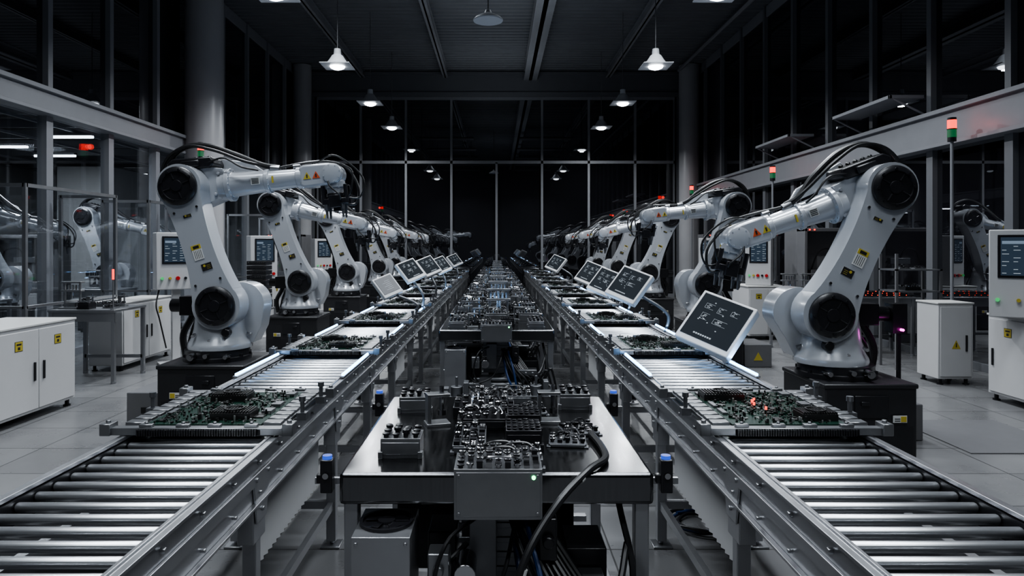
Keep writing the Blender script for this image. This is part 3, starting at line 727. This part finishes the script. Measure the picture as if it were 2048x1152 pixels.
def cbox():
    t=thing('control_box','brushed metal control box with chrome fittings on top','control box',(0,0,0),'control boxes at the table fronts')
    b=B().box(-.135,.135,-.17,-.002,.765,.92).box(-.128,.128,-.172,-.17,.775,.91)
    for x in (-.12,.12):
        for z in (.785,.9): b.cyl((x,-.17,z),(x,-.177,z),.005,n=8)
    b.make('body',ALUM,t,bevel=.004,seg=2)
    b=B()
    rnd=random.Random(3)
    for i in range(9):
        for j in range(6):
            x=-.115+i*.029; y=-.155+j*.028; k=rnd.uniform(.008,.024); q=rnd.random(); b.mi=1 if rnd.random()<.4 else 0
            if q<.3: b.box(x-.009,x+.009,y-.009,y+.009,.92,.92+k)
            else: b.lathe([(0,.008),(k*.5,.008),(k*.55,.011),(k*.9,.011),(k,.006)],(x,y,.92),n=10)
    b.tube([(-.06,-.12,.93),(-.03,-.15,.95),(.04,-.15,.95),(.07,-.12,.93)],.005); b.make('terminals',[CHR,BLACK],t)
    B().cyl((.108,-.172,.895),(.108,-.176,.895),.006).make('indicator',LEDG,t)
    return t
X=cbox(); X.location=(.005,TY[0],0)
for y in TY[1:2]: dup(X,(0,y,0))
def csens():
    t=thing('position_sensor','black position sensor with glowing blue cap','sensor',(0,0,0),'blue capped position sensors')
    B().box(-.02,.02,-.02,.02,-.08,.03).box(-.035,.0,-.012,.012,-.05,-.02).make('body',BLACK,t,bevel=.004)
    B().cyl((0,0,.03),(0,0,.042),.016).make('cap',BLU,t)
    B().cyl((0,-.02,-.02),(0,-.03,-.02),.01).make('lens',CHR,t)
    B().box(-.046,.046,.015,.03,-.06,-.04).make('bracket',ALU,t)
    return t
X=csens(); X.location=(-.565,2.28,.86)
for l in ((.565,2.28,.86),(-.565,3.3,.86),(.565,3.3,.86)): dup(X,l)
t=thing('braided_cable','black braided cable with white bands hanging off table','cable',(.36,2.45,.87))
pts=[(.37,2.68,.865),(.385,2.5,.866),(.375,2.36,.865),(.30,2.24,.862),(.19,2.12,.80),(.09,2.03,.68),(.035,2.0,.50),(.02,2.02,.25)]
o=V((.36,2.45,.87))
B().tube([tuple(V(p)-o) for p in pts],.0125,10).make('sheath',RUB,t)
b=B()
for (i,j) in ((3,4),(5,6)):
    a=V(pts[i])-o; c=V(pts[j])-o; b.cyl(tuple(a+(c-a)*.2),tuple(a+(c-a)*.3),.0145,n=12).nxt()
b.make('white_band',LABW,t)
t=thing('cable_bundle','tangled black and blue cables on the floor','cables',(0,3.7,0))
b=B(); rnd=random.Random(9)
for k in range(6):
    p=[(rnd.uniform(-.1,.1)+.02,rnd.uniform(-.1,1.9),.015) for _ in range(6)]; b.mi=k%2*(k%3==1); b.tube(p,.011,8)
b.make('strands',[RUB,BCAB],t)
def gearunit(x,y):
    t=thing('actuator_stand','metal actuator stand with dark motor and hoses','machine',(x,y,0),'actuator stands in the aisle')
    B().box(-.12,.12,-.12,.12,.0,.03).box(-.05,.05,-.05,.05,.03,.30).box(-.12,.12,-.1,.1,.30,.36).make('frame',ALU,t,bevel=.006)
    B().cyl((0,0,.36),(0,0,.44),.05,n=24).box(-.11,-.06,-.08,.0,.36,.44).box(.06,.1,-.06,.06,.36,.48).cyl((0,0,.44),(0,0,.52),.012,n=10).make('motor',ALUD,t,bevel=.004)
    B().tube([(.06,0,.45),(.13,-.05,.42),(.14,0,.25),(.1,.05,.05)],.01).nxt().tube([(-.06,-.05,.42),(-.14,-.06,.35),(-.13,.0,.2),(-.1,.05,.04)],.008).make('hose',RUB,t)
for (x,y) in ((-.33,4.0),(.33,4.3),(-.33,4.9),(.33,5.1),(-.33,5.65),(.33,5.7)): gearunit(x,y)
t=thing('coiled_cable','black and blue cable loops lying under the conveyor','cables',(1.2,3.9,0))
b=B()
for k in range(3):
    b.mi=k%2; b.tube([(math.cos(a*.7+k)*(.16+.03*k),math.sin(a*.7+k)*(.14+.02*k),.012+.012*k+.01*(a%2)) for a in range(12)],.01,8)
b.mi=0; b.tube([(.1,0,.02),(.15,.05,.3),(.06,.1,.58)],.01)
b.make('strands',[RUB,BCAB],t)

# ---------------------------------------------------------------- cabinets / consoles
def cabinet(x0,x1,y0,y1,h,face,nd=2,label='white steel cabinet with two doors and yellow warning labels',group='white steel cabinets',top=True,tri=False):
    cx,cy=(x0+x1)/2,(y0+y1)/2
    t=thing('steel_cabinet',label,'cabinet',(cx,cy,0),group)
    w,d=(x1-x0)/2,(y1-y0)/2
    B().box(-w,w,-d,d,.07,h).make('body',CABW,t,bevel=.006)
    if top: B().box(-w-.01,w+.01,-d-.01,d+.01,h,h+.02).make('countertop',LABW,t,bevel=.004)
    b=B()
    for x in (-w+.05,w-.05):
        for y in (-d+.05,d-.05): b.cyl((x,y,.0),(x,y,.07),.02,n=10).cyl((x,y,0),(x,y,.015),.035,n=12).nxt()
    b.make('foot',BLACK,t)
    half = d if face in('+x','-x') else w
    for i in range(nd):
        a0=-half+.02+i*(2*half-.04)/nd; a1=a0+(2*half-.04)/nd-.008
        def pb(b,p0,p1,q0,q1,o0,o1):
            if face=='+x': b.box(w+o0,w+o1,p0,p1,q0,q1)
            elif face=='-x': b.box(-w-o1,-w-o0,p0,p1,q0,q1)
            else: b.box(p0,p1,-d-o1,-d-o0,q0,q1)
        b=B(); pb(b,a0,a1,.1,h-.03,0.001,.014); dr=b.make('door',CABW,t,bevel=.003)
        hp=a1-.07 if i%2==0 else a0+.05
        b=B(); pb(b,hp,hp+.02,h*.42,h*.62,.014,.028); b.make('handle',BLACK,dr,bevel=.003)
        m=(a0+a1)/2
        b=B()
        if tri and face=='-y':
            b.mi=1; b.prism([(m-.05,h*.45),(m+.05,h*.45),(m,h*.45+.1)],-d-.017,-d-.014); b.mi=2; b.prism([(m-.007,h*.45+.02),(m+.007,h*.45+.02),(m+.004,h*.45+.07),(m-.004,h*.45+.07)],-d-.019,-d-.017)
        else:
            pb(b,m-.05,m+.05,h-.2,h-.11,.014,.016); b.mi=1; pb(b,m-.046,m+.046,h-.196,h-.114,.016,.017); b.mi=2; pb(b,m-.03,m+.03,h-.145,h-.13,.017,.018); pb(b,m-.015,m+.015,h-.185,h-.16,.017,.018)
        b.make('warning_label',[LABK,YEL,LABK],dr)
    return t
cabinet(-4.95,-4.26,4.7,6.9,.86,'+x',4)
cabinet(-5.2,-4.77,8.7,10.0,.86,'+x',2)
cabinet(5.15,5.8,5.5,7.15,.88,'-x',3)
cabinet(4.28,4.95,11.6,12.4,.9,'-y',2)
cabinet(5.08,5.48,7.85,8.25,.93,'-y',1,label='small white steel cabinet with one door and warning triangle',tri=True)
cabinet(-4.95,-4.4,12.9,13.9,.9,'+x',2)
cabinet(4.6,5.2,15.2,16.2,.9,'-y',2)
def console(x,y,z0,z1,w,rz,pole=True,label='white control console with screen and coloured buttons'):
    t=thing('control_console',label,'control panel',(x,y,0 if pole else z0),'white control consoles',rz)
    o=0 if pole else -z0; h=z1-z0
    B().box(-w/2,w/2,0,.28,z0+o,z1+o).make('body',CABW,t,bevel=.01)
    sz0=z0+o+h*.45
    B().box(-w/2+.07,w/2-.05,-.012,-.001,sz0,z1+o-.05).make('bezel',BLACK,t,bevel=.004)
    b=B().box(-w/2+.095,w/2-.075,-.014,-.012,sz0+.025,z1+o-.075); b.mi=1
    cols=3 if w<.6 else 6
    for i in range(8):
        zz=sz0+.045+i*(h*.5-.13)/8
        for j in range(cols):
            if (i*j+i)%3!=1: b.box(-w/2+.105+j*.09,-w/2+.14+j*.09+(.02 if (i+j)%2 else 0),-.016,-.014,zz,zz+.005)
    b.mi=2; b.box(-w/2+.105,-.02,-.0155,-.014,z1+o-.14,z1+o-.11)
    b.make('screen',[SCRC,SCRT,SCRL],t)
    zz=z0+o+h*.2; b=B()
    for i,m in enumerate((0,3,1,2,1)):
        xx=-w/2+.07+i*(w-.14)/4; b.mi=m; b.cyl((xx,-.001,zz),(xx,-.03,zz),.018 if m!=1 else .026,n=14).nxt()
    b.make('button',[GRNP,REDP,BLACK,YEL],t)
    if pole:
        B().box(-.05,.05,.08,.18,.02,z0).box(-.2,.2,-.06,.34,0,.03).make('post',CABW,t,bevel=.004)
        B().tube([(-w/2+.05,.1,z0+o),(-w/2,.0,z0+o-.2),(-w/2+.05,.05,z0+o-.4),(-.1,.25,max(.05,z0+o-.8))],.01,8).make('cable',RUB,t)
    return t
console(-4.25,9.1,1.02,1.78,.52,math.radians(35))
console(-4.05,11.9,.95,1.78,.46,math.radians(35))
console(-4.3,17,.95,1.78,.46,math.radians(35))
console(4.5,11.75,.922,1.78,.42,math.radians(-30),pole=False)
console(4.8,15.5,.922,1.78,.42,math.radians(-30),pole=False)
console(5.18,6.5,.902,1.76,.80,math.radians(-38),pole=False)

def enclosure(x0,x1,y0,y1,h):
    t=thing('safety_enclosure','clear panel safety enclosure with aluminium frame','enclosure',(x0,y0,0),'safety enclosures')
    w=x1-x0; d=y1-y0
    for (x,y) in ((0,0),(w,0),(w,d),(0,d)): B().box(x-.02,x+.02,y-.02,y+.02,0,h).make('post',ALU,t)
    B().box(0,w,-.02,.02,h-.04,h).nxt().box(w-.02,w+.02,0,d,h-.04,h).nxt().box(0,w,-.02,.02,.9,.93).nxt().box(w-.02,w+.02,0,d,.9,.93).nxt().box(0,w,-.02,.02,.1,.14).nxt().box(0,w,d-.02,d+.02,h-.04,h).make('frame_rail',ALU,t)
    B().box(.02,w-.02,-.004,.004,.14,h-.04).nxt().box(w-.004,w+.004,.02,d-.02,.1,h-.04).make('panel',GENC,t)
enclosure(-6.0,-5.25,7.6,9.4,2.3)
enclosure(-6.0,-5.3,10.4,12.4,2.3)
enclosure(-5.9,-4.9,15,17,2.3)
enclosure(4.4,5.4,13.2,14.4,2.3)
def worktable(x,y,w,d,label):
    t=thing('work_table',label,'table',(x,y,0))
    B().box(0,w,0,d,.83,.86).make('tabletop',ALU,t,bevel=.004)
    for a in (.03,w-.03):
        for c in (.03,d-.03): B().box(a-.02,a+.02,c-.02,c+.02,.03,.83).cyl((a,c,0),(a,c,.03),.03,n=10).make('leg',ALU,t)
    B().box(0,w,.02,.04,.72,.83).nxt().box(.03,w-.03,d-.05,d-.02,.2,.24).make('apron',ALU,t)
    return t
worktable(-5.2,7.9,.78,.72,'aluminium work table loaded with small parts')
worktable(5.1,9.9,.98,.6,'metal work table with red indicator boards')
worktable(4.3,10.2,.7,.6,'metal work table with test fixtures')
worktable(-8.0,9.0,1.2,.6,'metal work table in the glazed annex room')
worktable(-7.3,11.6,.9,.6,'metal work table in the glazed annex room')
put(K5,-4.6,8.15,.86); put(K2,-4.75,8.4,.86); put(K1,-5.08,8.45,.86); put(K3,-4.83,8.05,.86)
for p in ((-5.03,8.1,.86),(4.5,10.5,.86),(4.8,10.5,.86),(-7.7,9.3,.86),(-7.1,9.3,.86),(-7.0,11.9,.86)): put(FX,*p)
for p in ((-4.6,8.4,.86),(-4.9,8.25,.86),(4.42,10.3,.86),(4.65,10.3,.86),(-7.4,9.2,.86)): put(FB,*p)
put(K2,5.3,10.35,.86); put(K2,5.62,10.35,.86); put(K2,5.93,10.35,.86)
def machine(x,y,w,d,h,rz=0):
    t=thing('process_machine','grey enclosed process machine with open bay and cables','machine',(x,y,0),'enclosed process machines',rz)
    B().box(0,w,0,d,.0,.85).box(0,w,.3,d,.85,h).box(0,.05,0,.3,.85,h).box(w-.05,w,0,.3,.85,h).box(0,w,0,.3,h-.06,h).make('housing',GREYP,t,bevel=.008)
    B().box(.08,w*.48,-.01,0,.15,.75).nxt().box(w*.52,w-.08,-.01,0,.15,.75).make('door',CABW,t,bevel=.004)
    B().box(.1,w-.1,.05,.28,.85,.95).box(.15,.3,.1,.25,.95,1.2).cyl((w*.6,.15,.95),(w*.6,.15,1.3),.05).box(w*.45,w*.8,.1,.2,1.3,1.4).cyl((w*.75,.15,1.1),(w*.75,.15,1.3),.03).make('spindle_unit',ALU,t,bevel=.004)
    B().tube([(.2,.2,1.2),(.3,.15,1.5),(w*.5,.15,1.55),(w*.6,.15,1.4)],.014).nxt().tube([(w*.8,.2,1.35),(w*.9,.2,1.2),(w*.85,.2,.95)],.012).make('cable',RUB,t)
    B().cyl((.08,-.005,h-.03),(.08,-.02,h-.03),.012,n=10).nxt().cyl((.16,-.005,h-.03),(.16,-.02,h-.03),.012,n=10).make('indicator',LEDR,t)
for a in ((5.1,11.3,.95,.8,1.9),(-5.95,17.6,.95,.8,1.9),(-9.2,12.2,1.1,.8,1.8),(-10.6,7.2,1.1,.8,1.8),(5.3,17.2,.8,.8,1.9)): machine(*a)
rnd=random.Random(21)
for j,yy in enumerate((9.93,10.05,10.17)):
    t=thing('indicator_strip','row of small glowing red indicator lights','indicator lights',(5.12,yy,.86),'red indicator strips')
    B().box(0,.93,0,.03,0,.02+j*.02).make('housing',BLACK,t)
    b=B()
    for i in range(9): 
        x=.05+i*.1+rnd.uniform(-.03,.03); b.cyl((x,.015,.02+j*.02),(x,.015,.028+j*.02),.006,n=8).nxt()
    b.make('indicator',LEDR,t)
def rack(x,y,z,n):
    t=thing('module_rack','black rack of stacked ventilated modules','rack',(x,y,z))
    for i in range(n):
        b=B().box(0,.3,0,.3,.005+i*.075,.07+i*.075)
        for j in range(8): b.cyl((.03+j*.034,0,.04+i*.075),(.03+j*.034,-.006,.04+i*.075),.012,n=8)
        b.make('module',[BLACK],t,bevel=.003)
t=thing('storage_shelf','grey two-level storage stand','stand',(-3.95,10.6,0))
B().box(0,.4,0,.4,.6,.62).make('shelf_board',ALU,t)
B().box(0,.03,0,.03,0,.6).nxt().box(.37,.4,0,.03,0,.6).nxt().box(0,.03,.37,.4,0,.6).nxt().box(.37,.4,.37,.4,0,.6).make('leg',ALU,t)
rack(-3.9,10.65,.62,10)
def tower(x,y,zt):
    t=thing('signal_tower','stack light with glowing red over green on a tall pole','signal light',(x,y,0),'signal towers')
    B().cyl((0,0,0),(0,0,zt-.3),.02).cyl((0,0,0),(0,0,.02),.07).make('pole',FRAME,t)
    B().cyl((0,0,zt-.3),(0,0,zt-.25),.05,n=20).cyl((0,0,zt-.15),(0,0,zt-.14),.056,n=20).cyl((0,0,zt-.03),(0,0,zt),.05,n=20).make('tower_body',BLACK,t)
    B().cyl((0,0,zt-.25),(0,0,zt-.15),.052,n=20).make('green_lens',GRNE,t)
    B().cyl((0,0,zt-.14),(0,0,zt-.03),.052,n=20).make('red_lens',REDE,t)
    light('POINT',(x+.12*(1 if x>0 else -1),y-.02,zt-.08),.6,.05,(1,.05,.03))
tower(5.75,8.62,3.22); tower(5.5,13.6,3.2); tower(5.6,19.6,3.35); tower(-5.2,12.0,3.42)
t=thing('instrument_stand','slim metal stand with shelf and small instruments','stand',(5.45,8.8,0))
B().box(-.3,.3,0,.4,1.28,1.3).nxt().box(-.3,.3,0,.4,1.0,1.02).make('shelf_board',ALU,t)
B().box(-.3,-.27,0,.03,0,1.5).nxt().box(.27,.3,0,.03,0,1.3).nxt().box(-.3,-.27,.37,.4,0,1.5).nxt().box(.27,.3,.37,.4,0,1.3).make('post',GREYP,t)
put(K5,5.35,9.0,1.30); put(K5,5.55,9.0,1.30); put(K6,5.45,9.0,1.02)
for (y,z,l) in ((9.8,3.72,1.7),(13.2,3.72,1.7)):
    t=thing('service_platform','slim grey steel bracketed shelf on the wall','platform',(XW-.06,y,z),'wall service platforms')
    B().box(-.5,-.46,0,l,0,.05).box(-.5,.0,0,.04,0,.05).box(-.5,0,l-.04,l,0,.05).box(-.48,0,.04,l-.04,.01,.025).make('deck',FRAME,t,bevel=.004)
    B().tube([(-.48,.02,.02),(0,.02,-.22)],.015).nxt().tube([(-.48,l-.02,.02),(0,l-.02,-.22)],.015).make('bracket',FRAME,t)
def fbox(x,y,tri):
    t=thing('floor_box','grey steel floor box beside the robot pedestal','junction box',(x,y,0),'grey floor boxes')
    B().box(-.18,.18,-.3,.3,0,.3).make('body',GREYP,t,bevel=.008)
    b=B().prism([(-.06,.09),(.06,.09),(0,.2)],-.304,-.301) if tri else B().box(-.05,.02,-.304,-.301,.12,.17)
    b.make('label_plate',YEL if tri else LABK,t)
fbox(3.32,5.9,True); fbox(-3.1,6.35,False); fbox(3.45,9.3,True)
t=thing('floor_mat','dark anti-static floor mat','mat',(4.1,5.75,0))
B().box(-.45,.45,-.5,.5,0.001,.008).make('mat_sheet',GREYP,t)
t=thing('hand_tool','yellow and black hand tool on the floor','tool',(-2.98,5.35,0))
B().tube([(0,0,.025),(.08,.03,.03),(.16,.0,.025)],.02,8).tube([(0,.08,.025),(.08,.05,.03),(.17,.07,.025)],.018,8).make('handle',YEL,t)
B().box(-.08,.0,.02,.07,.01,.05).make('head',BLACK,t,bevel=.004)
t=thing('sensor_light','small glowing magenta sensor light on black housing','sensor',(3.14,5.3,0))
B().cyl((0,0,.95),(0,-.03,.95),.010).make('indicator',MAG,t)
B().box(-.06,.05,0,.12,.92,1.15).box(-.012,.012,.02,.045,0,.92).box(-.06,.06,-.03,.1,0,.01).make('body',BLACK,t)
light('POINT',(3.08,5.24,.93),.22,.03,(1,.08,.8))
t=thing('status_light','slim red status light on the work table','signal light',(-4.47,7.96,.86))
B().cyl((0,0,0),(0,0,.35),.008).cyl((0,0,0),(0,0,.01),.03).make('pole',GREYP,t); B().cyl((0,0,.35),(0,0,.47),.012).make('red_lens',REDE,t)

# ---------------------------------------------------------------- world, camera
w=bpy.data.worlds.new('World'); S.world=w; w.use_nodes=True
w.node_tree.nodes['Background'].inputs[0].default_value=(.5,.6,.8,1); w.node_tree.nodes['Background'].inputs[1].default_value=.002
cam=bpy.data.cameras.new('Camera'); co=bpy.data.objects.new('Camera',cam); COL.objects.link(co)
co.location=(0,0,1.6); co.rotation_euler=(math.pi/2,0,0); cam.lens=24; cam.sensor_width=36
cam.shift_x=.0151; cam.shift_y=-.041; cam.clip_start=.02
S.camera=co
